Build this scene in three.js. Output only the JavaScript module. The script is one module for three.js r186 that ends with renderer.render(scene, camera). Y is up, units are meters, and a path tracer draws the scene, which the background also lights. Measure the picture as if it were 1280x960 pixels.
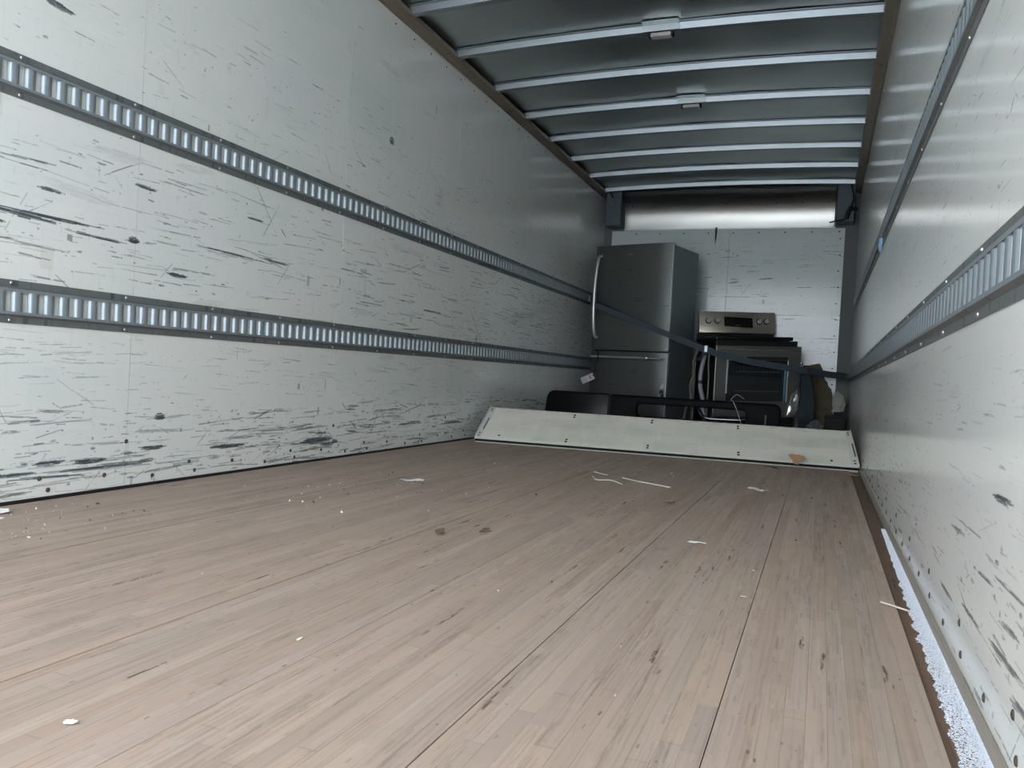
import * as THREE from 'three';
import { RoundedBoxGeometry } from 'three/addons/geometries/RoundedBoxGeometry.js';
import { mergeGeometries, toCreasedNormals } from 'three/addons/utils/BufferGeometryUtils.js';
import { ImprovedNoise } from 'three/addons/math/ImprovedNoise.js';

// ---------------------------------------------------------------- camera, sky, exposure
const scene = new THREE.Scene();
const camera = new THREE.PerspectiveCamera(2 * Math.atan(480 / 982.5) * 180 / Math.PI, 4 / 3, 0.02, 200);
camera.rotation.order = 'YXZ';
camera.position.set(2.184, 0.470, 0);
camera.rotation.set(-0.0159, 0.3741, 0.0556);
scene.add(camera);

const renderer = new THREE.WebGLRenderer({ antialias: true });
renderer.toneMapping = THREE.LinearToneMapping;
renderer.toneMappingExposure = 6.6;
renderer.shadowMap.enabled = true;

{ // even overcast sky, brighter towards the zenith
  const w = 64, h = 32, d = new Float32Array(w * h * 4);
  for (let j = 0; j < h; j++) for (let i = 0; i < w; i++) {
    const el = ((j + 0.5) / h - 0.5) * Math.PI, s = Math.max(0, Math.sin(el));
    const l = el < 0 ? 0.6 : 1.1 - 0.1 * s, k = (j * w + i) * 4;
    d[k] = l * 0.94; d[k + 1] = l * 1.0; d[k + 2] = l * 1.055; d[k + 3] = 1;
  }
  const t = new THREE.DataTexture(d, w, h, THREE.RGBAFormat, THREE.FloatType);
  t.mapping = THREE.EquirectangularReflectionMapping; t.magFilter = THREE.LinearFilter; t.needsUpdate = true;
  scene.background = t; scene.backgroundIntensity = 1.0;
}

// ---------------------------------------------------------------- sizes of the box
const W = 2.428, D = 7.96, REAR = 0.90, HW = 2.30;
const SEAMS = [0.429, -0.79, -2.009, -3.228, -4.447, -5.666, -6.886, -D];   // plywood joints along the side walls

// ---------------------------------------------------------------- helpers
function rng(a) { return () => { a |= 0; a = a + 0x6D2B79F5 | 0; let t = Math.imul(a ^ a >>> 15, 1 | a); t = t + Math.imul(t ^ t >>> 7, 61 | t) ^ t; return ((t ^ t >>> 14) >>> 0) / 4294967296; }; }
const noise = new ImprovedNoise();
const used = new Map();
function numbered(name) { const n = used.get(name) ?? 0; used.set(name, n + 1); return n ? name + '_' + String(n).padStart(3, '0') : name; }
function thing(name, label, category, pos = [0, 0, 0], turn = 0, group) {
  const o = new THREE.Group(); o.name = numbered(name); scene.add(o);
  o.position.set(...pos); o.rotation.y = turn; o.userData = { label, category }; if (group) o.userData.group = group;
  return o;
}
const counters = new WeakMap();
function obj(name, geo, mat, parent = scene) {
  const m = new THREE.Mesh(geo, mat); m.castShadow = m.receiveShadow = true;
  if (parent === scene) m.name = numbered(name);
  else { const c = counters.get(parent) ?? {}; counters.set(parent, c); const n = c[name] ?? 0; c[name] = n + 1; m.name = n ? name + '_' + String(n).padStart(3, '0') : name; }
  parent.add(m); return m;
}
function tag(o, label, category, group) { o.userData = { ...o.userData, label, category }; if (group) o.userData.group = group; return o; }
function struct(name) { const g = new THREE.Group(); g.name = name; g.userData.kind = 'structure'; scene.add(g); return g; }
function structMesh(name, geo, mat) { const m = obj(name, geo, mat); m.name = name; m.userData.kind = 'structure'; return m; }
function box(x0, x1, y0, y1, z0, z1) { const g = new THREE.BoxGeometry(x1 - x0, y1 - y0, z1 - z0); g.translate((x0 + x1) / 2, (y0 + y1) / 2, (z0 + z1) / 2); return g; }
function rbox(x0, x1, y0, y1, z0, z1, r = 0.004, seg = 2) { const g = new RoundedBoxGeometry(x1 - x0, y1 - y0, z1 - z0, seg, r); g.translate((x0 + x1) / 2, (y0 + y1) / 2, (z0 + z1) / 2); return g; }
function merge(list) { return mergeGeometries(list.map((g) => { const h = g.index ? g.toNonIndexed() : g; for (const k of Object.keys(h.attributes)) if (!['position', 'normal', 'uv'].includes(k)) h.deleteAttribute(k); return h; })); }
// polygon [[a,b]...] swept along an axis: the polygon lies in (x,y) and runs along z from z0 to z1
function prism(poly, z0, z1, crease = 0.5) {
  const s = new THREE.Shape(poly.map(([a, b]) => new THREE.Vector2(a, b)));
  const g = new THREE.ExtrudeGeometry(s, { depth: z1 - z0, bevelEnabled: false }); g.translate(0, 0, z0);
  return toCreasedNormals(g, crease);
}
function tube(pts, r, seg = 40, rad = 8) { return new THREE.TubeGeometry(new THREE.CatmullRomCurve3(pts.map((p) => new THREE.Vector3(...p)), false, 'catmullrom', 0.4), seg, r, rad, false); }
// surface given by f(u,v) -> [x,y,z], with uv from g(u,v)
function surf(nu, nv, f, uv = (u, v) => [u, v]) {
  const P = [], U = [], I = [];
  for (let j = 0; j <= nv; j++) for (let i = 0; i <= nu; i++) { const u = i / nu, v = j / nv; P.push(...f(u, v)); U.push(...uv(u, v)); }
  for (let j = 0; j < nv; j++) for (let i = 0; i < nu; i++) { const a = j * (nu + 1) + i, b = a + 1, c = a + nu + 1, d = c + 1; I.push(a, b, d, a, d, c); }
  const g = new THREE.BufferGeometry(); g.setAttribute('position', new THREE.Float32BufferAttribute(P, 3)); g.setAttribute('uv', new THREE.Float32BufferAttribute(U, 2)); g.setIndex(I); g.computeVertexNormals(); return g;
}
// webbing: a flat band of given width and thickness along points; side(i) is the direction of its width
function ribbon(pts, width, thick, sides, n = 60) {
  const c = new THREE.CatmullRomCurve3(pts.map((p) => new THREE.Vector3(...p)), false, 'catmullrom', 0.05);
  const sv = sides.map((p) => new THREE.Vector3(...p).normalize());
  const ring = (t) => {
    const p = c.getPoint(t), tan = c.getTangent(t), k = t * (sv.length - 1), i = Math.min(sv.length - 2, Math.floor(k));
    const s = sv[i].clone().lerp(sv[i + 1], k - i); s.addScaledVector(tan, -s.dot(tan)).normalize();
    const nn = new THREE.Vector3().crossVectors(tan, s).normalize(), w = width / 2, h = thick / 2;
    return [[-w, -h], [w, -h], [w, h], [-w, h]].map(([a, b]) => p.clone().addScaledVector(s, a).addScaledVector(nn, b));
  };
  const P = [], I = [];
  for (let i = 0; i <= n; i++) for (const q of ring(i / n)) P.push(q.x, q.y, q.z);
  for (let i = 0; i < n; i++) for (let k = 0; k < 4; k++) { const a = i * 4 + k, b = i * 4 + (k + 1) % 4; I.push(a, b, b + 4, a, b + 4, a + 4); }
  I.push(0, 2, 1, 0, 3, 2); const e = n * 4; I.push(e, e + 1, e + 2, e, e + 2, e + 3);
  const g = new THREE.BufferGeometry(); g.setAttribute('position', new THREE.Float32BufferAttribute(P, 3)); g.setIndex(I);
  const h = g.toNonIndexed(); h.computeVertexNormals(); return toCreasedNormals(h, 0.6);
}
// torn or crumpled sheet lying in (x,y) with the given outline, thickness towards z
function crumple(outline, rings, amp, seed, thick, jag = 0.004, freq = 9) {
  const r = rng(seed), B = [], n0 = outline.length;
  for (let i = 0; i < n0; i++) { const a = outline[i], b = outline[(i + 1) % n0]; for (let k = 0; k < 4; k++) B.push([a[0] + (b[0] - a[0]) * k / 4 + (r() - 0.5) * jag, a[1] + (b[1] - a[1]) * k / 4 + (r() - 0.5) * jag]); }
  const N = B.length, cx = B.reduce((s, p) => s + p[0], 0) / N, cy = B.reduce((s, p) => s + p[1], 0) / N, P = [], I = [];
  const z = (x, y) => amp * (noise.noise(x * freq, y * freq, seed) + 0.5 * Math.abs(noise.noise(x * freq * 2.3, y * freq * 2.3, seed + 7)));
  for (const [o, rev] of [[thick / 2, 0], [-thick / 2, 1]]) {
    const base = P.length / 3; P.push(cx, cy, z(cx, cy) + o);
    for (let k = 1; k <= rings; k++) for (const [x, y] of B) { const f = k / rings, px = cx + (x - cx) * f, py = cy + (y - cy) * f; P.push(px, py, z(px, py) + o); }
    const T = (a, b, c) => rev ? I.push(base + a, base + c, base + b) : I.push(base + a, base + b, base + c);
    for (let i = 0; i < N; i++) { const j = (i + 1) % N; T(0, 1 + i, 1 + j); for (let k = 0; k < rings - 1; k++) { const a = 1 + k * N + i, b = 1 + k * N + j, c = a + N, d = b + N; T(a, c, d); T(a, d, b); } }
  }
  const per = 1 + rings * N; for (let i = 0; i < N; i++) { const j = (i + 1) % N, a = 1 + (rings - 1) * N + i, b = 1 + (rings - 1) * N + j; I.push(a, a + per, b + per, a, b + per, b); }
  const g = new THREE.BufferGeometry(); g.setAttribute('position', new THREE.Float32BufferAttribute(P, 3)); g.setIndex(I);
  const h = g.toNonIndexed(); h.computeVertexNormals(); return toCreasedNormals(h, 0.5);
}
const dome = (r, h) => { const g = new THREE.SphereGeometry(r, 10, 5, 0, Math.PI * 2, 0, Math.PI / 2); g.scale(1, h / r, 1); return g; };   // dome standing on y = 0, pointing up
const domeX = (r, h, s) => { const g = dome(r, h); g.rotateZ(-s * Math.PI / 2); return g; };                                             // pointing along s * x
const domeZ = (r, h) => { const g = dome(r, h); g.rotateX(Math.PI / 2); return g; };                                                      // pointing along +z
function std(color, roughness, metalness = 0, extra = {}) { return new THREE.MeshStandardMaterial({ color, roughness, metalness, ...extra }); }

// ---------------------------------------------------------------- textures
function canvas(w, h) { const c = document.createElement('canvas'); c.width = w; c.height = h; return [c, c.getContext('2d')]; }
function texture(c, srgb = true) { const t = new THREE.CanvasTexture(c); if (srgb) t.colorSpace = THREE.SRGBColorSpace; t.wrapS = t.wrapT = THREE.RepeatWrapping; t.anisotropy = 8; return t; }
// a scuff: a bundle of thin parallel scratches inside a lens-shaped outline
function scuff(x, r, px, py, len, th, ang, col, a) {
  const rows = Math.max(1, Math.round(th / 1.1)), ca = Math.cos(ang), sa = Math.sin(ang), bow = (r() - 0.5) * th * 0.8; x.lineCap = 'round';
  for (let k = 0; k < rows; k++) {
    const o = rows === 1 ? 0 : (k + 0.5) / rows * 2 - 1, half = len / 2 * Math.sqrt(Math.max(0.02, 1 - o * o)) * (0.7 + 0.4 * r()); let t = -half + (r() < 0.3 ? r() * half * 0.6 : 0);
    while (t < half) {
      const l = Math.min(half - t, len * (0.12 + 0.5 * r() * r()) + 2), e = o * th / 2 + (r() - 0.5) * 0.8, m = t + l / 2, q = bow * (1 - (2 * m / len) ** 2);
      x.strokeStyle = `rgba(${col},${(a * (0.35 + 0.65 * r())).toFixed(3)})`; x.lineWidth = 0.8 + r() * 0.9;
      x.beginPath(); x.moveTo(px + ca * t - sa * (e + q), py + sa * t + ca * (e + q)); x.lineTo(px + ca * (t + l) - sa * (e + q), py + sa * (t + l) + ca * (e + q)); x.stroke();
      t += l + (r() < 0.45 ? r() * len * 0.12 : 0);
    }
  }
}
// painted plywood: kx, ky pixels per metre; zones = [yLow, yHigh, count per metre, longest, thickest, strength]
function wallCanvas(w, h, zTop, len, hgt, seed, zones, marks, pale, base = '231,233,230', low = null) {
  const [c, x] = canvas(w, h), r = rng(seed), kx = w / len, ky = h / hgt;
  x.fillStyle = `rgb(${base})`; x.fillRect(0, 0, w, h); if (low) { x.fillStyle = `rgb(${low})`; x.fillRect(0, h * 0.42, w, h); }
  for (let i = 0; i < 260; i++) { const s = 40 + r() * 160; x.fillStyle = r() < 0.5 ? 'rgba(200,206,204,0.05)' : 'rgba(236,238,232,0.06)'; x.fillRect(r() * w - s, r() * h - s / 2, s * (1 + r() * 2), s * (0.4 + r())); }
  for (let i = 0; i < 1500; i++) { x.fillStyle = `rgba(120,125,120,${0.03 + r() * 0.05})`; const v = r() < 0.4; x.fillRect(r() * w, r() * h, v ? 1 : 8 + r() * 60, v ? 8 + r() * 50 : 1); }
  for (let i = 0; i < len * 700; i++) { x.fillStyle = `rgba(90,96,98,${0.04 + r() * 0.16})`; const v = r() < 0.35, l = (0.004 + 0.05 * r() * r()); x.fillRect(r() * w, h - Math.pow(r(), 1.3) * h, v ? 1 : l * kx, v ? l * ky : 1); }
  for (let i = 0; i < len * 14; i++) { const big = 0.05 + 0.25 * r(); scuff(x, r, r() * w, h - Math.pow(r(), 1.5) * h, big * kx, (0.01 + 0.03 * r()) * ky, (r() - 0.5) * 0.2, r() < 0.6 ? '128,134,136' : '246,248,248', 0.16); }
  for (let i = 0; i < 26; i++) { x.fillStyle = `rgba(150,140,120,${0.05 + r() * 0.06})`; x.fillRect(r() * w, r() * h, 4 + r() * 22, 10 + r() * 70); }
  const hues = ['52,60,68', '62,68,74', '78,84,90', '92,92,90', '104,98,90'];
  for (const [y0, y1, per, lmax, tmax, a] of zones) {
    const n = Math.round(per * len); let cxp = 0, cyp = 0;
    for (let i = 0; i < n; i++) {
      if (i % 7 === 0) { cxp = r() * w; cyp = h - (y0 + r() * (y1 - y0)) * ky; }
      const px = r() < 0.6 ? cxp + (r() - 0.5) * 0.5 * kx : r() * w, py = r() < 0.6 ? cyp + (r() - 0.5) * 0.10 * ky : h - (y0 + r() * (y1 - y0)) * ky;
      const q = r(), l = (0.006 + lmax * q * q * q) * kx, t = Math.max(0.8, (0.0007 + tmax * Math.pow(r(), 3)) * ky);
      scuff(x, r, px, py, l, t, (r() - 0.5) * (r() < 0.12 ? 2.2 : 0.14), hues[Math.floor(r() * 5)], a * (0.35 + 0.65 * r()));
    }
  }
  for (let i = 0; i < len * 22; i++) { x.fillStyle = `rgba(60,64,68,${0.15 + r() * 0.3})`; const py = h - Math.pow(r(), 1.6) * hgt * ky; x.fillRect(r() * w, py, r() < 0.5 ? 1.2 : 0.02 * kx * r() + 1, r() < 0.5 ? 0.05 * ky * r() + 1 : 1.2); }
  for (const [z, y, l, t, ang, a] of marks) { scuff(x, r, (zTop - z) * kx, h - y * ky, l * kx, t * ky, ang, '48,56,64', a); scuff(x, r, (zTop - z) * kx, h - y * ky, l * kx, t * ky * 0.5, ang, '40,48,56', a); }
  for (let i = 0; i < pale * len; i++) scuff(x, r, r() * w, h - r() * hgt * ky, (0.01 + 0.12 * r() * r()) * kx, (0.001 + 0.004 * r()) * ky, (r() - 0.5) * 1.6, '244,247,248', 0.5 + 0.4 * r());
  return c;
}
const paint = (c) => new THREE.MeshPhysicalMaterial({ map: texture(c), roughness: 0.5, clearcoat: 0.8, clearcoatRoughness: 0.13 });
const zonesL = [[0.0, 0.26, 230, 0.30, 0.011, 0.9], [0.26, 0.5, 90, 0.20, 0.003, 0.5], [0.66, 1.14, 190, 0.26, 0.006, 0.85], [1.3, 1.75, 90, 0.12, 0.006, 0.65], [1.75, 2.25, 30, 0.08, 0.005, 0.5]];
const marksL = [[-1.56, 0.85, 0.34, 0.012, 0.03, 1], [-1.70, 0.858, 0.34, 0.010, 0.0, 1], [-1.86, 0.826, 0.22, 0.008, 0.02, 0.95], [-2.0, 0.836, 0.05, 0.02, 0, 1], [-2.04, 1.028, 0.10, 0.012, 0.05, 1], [-1.69, 0.936, 0.09, 0.009, 0.02, 1],
  [-2.2, 0.752, 0.11, 0.014, 0.03, 1], [-2.6, 1.03, 0.11, 0.007, 0, 0.9], [-1.72, 0.112, 0.11, 0.016, 0, 1], [-1.87, 0.104, 0.14, 0.018, -0.02, 1], [-1.9, 0.082, 0.42, 0.010, 0.0, 0.9], [-1.58, 0.088, 0.24, 0.010, 0.02, 0.9], [-2.12, 0.135, 0.13, 0.014, 0.0, 1],
  [-3.1, 0.10, 0.26, 0.03, -0.02, 1], [-3.2, 0.08, 0.16, 0.02, 0, 0.9], [-2.5, 0.11, 0.2, 0.016, 0, 0.9], [-1.68, 1.49, 0.12, 0.02, 0.1, 0.9], [-2.5, 0.87, 0.4, 0.006, 0.02, 0.8], [-2.74, 0.88, 0.2, 0.008, 0.04, 0.9], [-3.63, 1.646, 0.05, 0.03, 0.3, 1], [-1.45, 0.82, 0.2, 0.02, 0.05, 1], [-2.15, 0.235, 0.05, 0.02, 0, 1], [-4.0, 0.14, 0.3, 0.012, 0, 0.8], [-4.55, 0.12, 0.3, 0.02, 0, 0.9], [-3.5, 0.78, 0.3, 0.006, 0, 0.7], [-4.2, 0.80, 0.3, 0.008, 0, 0.8]];
const zonesR = [[0.02, 0.24, 170, 0.16, 0.009, 0.8], [0.24, 0.55, 90, 0.20, 0.004, 0.5], [0.75, 1.16, 110, 0.12, 0.005, 0.6], [1.34, 1.8, 120, 0.14, 0.005, 0.65], [1.8, 2.25, 24, 0.06, 0.004, 0.4]];
const marksR = [[-1.27, 0.33, 0.13, 0.010, 0.03, 0.9], [-1.5, 0.25, 0.3, 0.003, 0.02, 0.7], [-1.35, 0.2, 0.14, 0.006, 0.05, 0.7], [-1.2, 0.13, 0.2, 0.010, 0.04, 0.7], [-1.45, 0.12, 0.15, 0.008, 0.02, 0.7], [-1.05, 0.1, 0.2, 0.010, 0.0, 0.7], [-1.7, 0.1, 0.15, 0.010, 0.0, 0.7], [-1.15, 0.22, 0.3, 0.004, 0.02, 0.6]];
const LEN1 = 3.658, SPLIT = SEAMS[3];
const paintLeft = [paint(wallCanvas(2048, 1280, SEAMS[0], LEN1, HW, 11, zonesL, marksL, 4)), paint(wallCanvas(2048, 1024, SPLIT, D + SPLIT, HW, 12, zonesL, marksL, 3))];
const paintRight = [paint(wallCanvas(2048, 2048, SEAMS[0], LEN1, HW, 13, zonesR, marksR, 26)), paint(wallCanvas(2048, 1024, SPLIT, D + SPLIT, HW, 14, zonesR, [], 10))];
const paintFront = paint(wallCanvas(1024, 1024, 0, 2.24, 1.98, 15, [[0, 1.9, 300, 0.24, 0.009, 0.9]], [[-0.5, 1.2, 0.2, 0.01, 0, 0.9], [-1.25, 1.46, 0.12, 0.012, -0.2, 0.9], [-1.2, 1.1, 0.4, 0.01, 0, 0.8], [-0.9, 0.87, 0.7, 0.006, 0, 0.7], [-1.55, 1.5, 0.14, 0.012, -0.1, 0.9], [-1.9, 1.42, 0.16, 0.007, 0, 0.8], [-1.3, 1.32, 0.3, 0.006, 0, 0.7], [-1.75, 1.15, 0.3, 0.006, 0, 0.8]], 2, '208,216,216', '232,238,242'));

function woodCanvas() {
  const w = 2048, h = 2048, [c, x] = canvas(w, h), r = rng(77), strips = 86, sw = w / strips;
  x.fillStyle = 'rgb(166,147,134)'; x.fillRect(0, 0, w, h);
  for (let s = 0; s < strips; s++) { // laminated strips with butt joints
    let y = -r() * 500;
    while (y < h) { const l = 160 + r() * 520, v = (r() - 0.5) * 11, g = (r() - 0.5) * 4; x.fillStyle = `rgb(${166 + v + g | 0},${147 + v | 0},${134 + v - g | 0})`; x.fillRect(s * sw, y, sw + 1, l); x.fillStyle = 'rgba(80,65,55,0.18)'; x.fillRect(s * sw, y, sw, 1.2); y += l; }
    if (r() < 0.5) { x.fillStyle = `rgba(84,68,58,${0.1 + r() * 0.2})`; x.fillRect(s * sw, 0, 1.3, h); }
  }
  for (let i = 0; i < 14000; i++) { const l = 10 + Math.pow(r(), 2) * 180; x.fillStyle = r() < 0.62 ? `rgba(96,80,70,${0.03 + r() * 0.10})` : `rgba(204,190,176,${0.03 + r() * 0.09})`; x.fillRect(r() * w, r() * h, 0.8 + r() * 2.2, l); }
  for (let i = 0; i < 760; i++) { // soiled and worn runs along the grain
    const px = r() * w, py = r() * h, n = 10 + r() * 26, dark = r() < 0.7;
    for (let k = 0; k < n; k++) { x.fillStyle = dark ? `rgba(70,58,50,${0.05 + r() * 0.12})` : `rgba(196,184,170,${0.04 + r() * 0.08})`; x.fillRect(px + (r() - 0.5) * 24, py + (r() - 0.5) * 240, 0.8 + r() * 2, 8 + r() * 46); }
  }
  for (let i = 0; i < 1500; i++) { x.fillStyle = `rgba(${r() < 0.3 ? '92,62,46' : '54,44,38'},${0.15 + r() * 0.4})`; const q = r(); x.fillRect(r() * w, r() * h, 1 + q * 2.6 * r(), 1 + q * q * 7); }
  for (let i = 0; i < 90; i++) { const px = r() * w, py = r() * h, l = 20 + r() * 80; for (let k = 0; k < 10; k++) { x.fillStyle = `rgba(52,40,32,${0.2 + r() * 0.4})`; x.fillRect(px + (r() - 0.5) * 5, py + r() * l, 1.2 + r() * 1.6, 4 + r() * 14); } }
  for (let i = 0; i < 160; i++) { x.fillStyle = `rgba(90,84,80,${0.03 + r() * 0.05})`; const s = 20 + r() * 90; x.fillRect(r() * w, r() * h, s, s * (1 + r() * 3)); }
  return c;
}
const woodTex = texture(woodCanvas());
const wood = new THREE.MeshStandardMaterial({ map: woodTex, roughness: 0.74, bumpMap: woodTex, bumpScale: 0.0012 });
const woodEdge = new THREE.MeshStandardMaterial({ map: woodTex, color: 0xa8988c, roughness: 0.9, bumpMap: woodTex, bumpScale: 0.004 });

function grimeCanvas(base, seed, dark, n) { // scuffed bare metal
  const [c, x] = canvas(512, 512), r = rng(seed); x.fillStyle = base; x.fillRect(0, 0, 512, 512);
  for (let i = 0; i < n; i++) { const v = r() < 0.6; x.fillStyle = v ? `rgba(${dark},${0.05 + r() * 0.25})` : `rgba(235,235,230,${0.03 + r() * 0.12})`; const s = r() * r(); x.fillRect(r() * 512, r() * 512, 2 + s * 60, 1 + s * 14 * r()); }
  return c;
}
// ---------------------------------------------------------------- materials
const galv = std(0xc2cacf, 0.4, 0.5, { map: texture(grimeCanvas('rgb(205,210,214)', 3, '70,80,88', 500)) });
const galvFlange = std(0x9ea3a6, 0.5, 0.35, { map: texture(grimeCanvas('rgb(190,190,188)', 4, '60,56,52', 900)) });
const rivetMetal = std(0xc4c8ca, 0.35, 1);
const boltDark = std(0x5b544c, 0.6, 0.5);
const boltHole = std(0x1d1f20, 0.7, 0.3);
const bowMetal = std(0xa3abb0, 0.42, 0.9);
const roofMetal = std(0xb9c0bf, 0.30, 0.95);
const railMetal = std(0xb5ada2, 0.45, 0.35, { map: texture(grimeCanvas('rgb(190,184,176)', 5, '70,62,54', 500)) });
const capMetal = std(0xa6a6a3, 0.30, 1);
const postMetal = std(0xe2e4e6, 0.5, 0.1, { map: texture(grimeCanvas('rgb(200,200,202)', 6, '50,50,54', 1400)) });
const blockPaint = std(0x54616b, 0.6);
const blackRubber = std(0x101112, 0.7);

// ---------------------------------------------------------------- the box: outside ground, floor
structMesh('ground', box(-30, 32, -1.15, -1.05, -30, 30), std(0xe4e6e8, 0.95));   // trodden snow
const floor = struct('floor');
obj('subfloor', box(-0.06, W + 0.06, -0.09, -0.036, -D - 0.05, REAR), std(0x3a332d, 0.9), floor);
function boardGeo(x0, x1, y0, y1, shift, rad = 0.0012) {
  const g = new RoundedBoxGeometry(x1 - x0, y1 - y0, D + REAR - 0.002, 1, rad); g.translate((x0 + x1) / 2, (y0 + y1) / 2, (REAR - D) / 2);
  const p = g.attributes.position, u = new Float32Array(p.count * 2);
  for (let i = 0; i < p.count; i++) { u[i * 2] = p.getX(i) / 2.43; u[i * 2 + 1] = (p.getZ(i) + shift) / 4.05; }
  g.setAttribute('uv', new THREE.BufferAttribute(u, 2)); return g;
}
{
  const xs = [0.0075, 0.27, 0.56, 0.86, 1.15, 1.45, 1.758, 2.073, 2.366];
  const r = rng(19); let col = 0;
  for (let i = 0; i + 1 < xs.length; i++) { // every board is glued up from narrow strips
    const bd = new THREE.Group(); bd.name = i ? 'floor_board_' + String(i).padStart(3, '0') : 'floor_board'; floor.add(bd);
    const x0 = xs[i] + 0.0008, x1 = xs[i + 1] - 0.0008, n = Math.round((x1 - x0) / 0.0283), w = (x1 - x0) / n;
    for (let k = 0; k < n; k++, col++) {
      const a = x0 + k * w, g = boardGeo(a + 0.00006, a + w - 0.00006, -0.035, (i % 2) * 0.0006 - r() * 0.00025, r() * 4.05, 0.0002), p = g.attributes.position, u = g.attributes.uv;
      for (let j = 0; j < p.count; j++) u.setX(j, (col % 86 + 0.04 + 0.92 * (p.getX(j) - a) / w) / 86);
      obj('wood_strip', g, wood, bd);
    }
  }
  obj('edge_board', boardGeo(2.3675, 2.4155, -0.036, -0.007, 0.6), woodEdge, floor);
}
// ---------------------------------------------------------------- side walls
function panelGeo(x0, x1, z0, z1, gap) { // z0 > z1; uv over the whole wall half it belongs to
  const g = new RoundedBoxGeometry(x1 - x0, HW - 0.001, z0 - z1 - gap, 1, 0.0002); g.translate((x0 + x1) / 2, HW / 2, (z0 + z1) / 2);
  const far = (z0 + z1) / 2 < SPLIT, top = far ? SPLIT : SEAMS[0], len = far ? D + SPLIT : LEN1, p = g.attributes.position, u = new Float32Array(p.count * 2);
  for (let i = 0; i < p.count; i++) { u[i * 2] = (top - p.getZ(i)) / len; u[i * 2 + 1] = p.getY(i) / HW; }
  g.setAttribute('uv', new THREE.BufferAttribute(u, 2)); return [g, far ? 1 : 0];
}
const wallLeft = struct('wall_left'), wallRight = struct('wall_right');
for (const [wall, x0, x1, mats, bx] of [[wallLeft, -0.012, 0, paintLeft, [-0.07, -0.012]], [wallRight, W, W + 0.012, paintRight, [W + 0.012, W + 0.07]]]) {
  obj('backing', box(bx[0], bx[1], -0.09, 2.56, -D - 0.05, REAR), std(0x25282a, 0.9), wall);
  for (let i = 0; i + 1 < SEAMS.length; i++) { const z0 = i ? SEAMS[i] : REAR; const [g, k] = panelGeo(x0, x1, z0, SEAMS[i + 1], x0 < 0 ? 0.0026 : 0.0006); obj('plywood_panel', g, mats[k], wall); }
}
{ // bolts along the foot of both walls, small screws under the roof rails
  const gL = domeX(0.0078, 0.004, 1), gR = domeX(0.0072, 0.003, -1), gs = domeX(0.0055, 0.004, 1), gsr = domeX(0.0055, 0.004, -1), r = rng(5);
  for (let i = 0; i < 26; i++) {
    const z = -1.522 - 0.202 * i, b = obj('bolt', gL, boltDark, wallLeft); b.position.set(0, 0.027 + (i % 3 === 2 ? 0.022 : 0) + r() * 0.006, z);
    if (i % 3 === 1) { const e = obj('bolt', gL, boltDark, wallLeft); e.position.set(0, 0.06 + r() * 0.01, z + 0.03); }
    const q = obj('bolt', gR, boltDark, wallRight); q.position.set(W, 0.036 + r() * 0.006, -0.9 - 0.202 * i);
    if (i % 2) { const e = obj('bolt', gR, boltDark, wallRight); e.position.set(W, 0.075 + r() * 0.01, -0.93 - 0.202 * i); }
  }
  for (const z of SEAMS.slice(2, 7)) { const b = obj('bolt', gL, boltDark, wallLeft); b.position.set(0, 0.16, z); }
  for (let i = 0; i < 22; i++) { obj('screw', gs, boltDark, wallLeft).position.set(0, 2.26, -3.61 - 0.2 * i); obj('screw', gsr, rivetMetal, wallRight).position.set(W, 2.24, -3.7 - 0.2 * i); }
}
structMesh('baseboard_left', rbox(0, 0.006, 0.0, 0.010, -D + 0.02, REAR, 0.001), std(0x2a2826, 0.6, 0.4));
structMesh('baseboard_right', rbox(W - 0.010, W - 0.0005, -0.02, 0.014, -D + 0.02, REAR, 0.002), std(0xa59d92, 0.55, 0.4));

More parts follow.
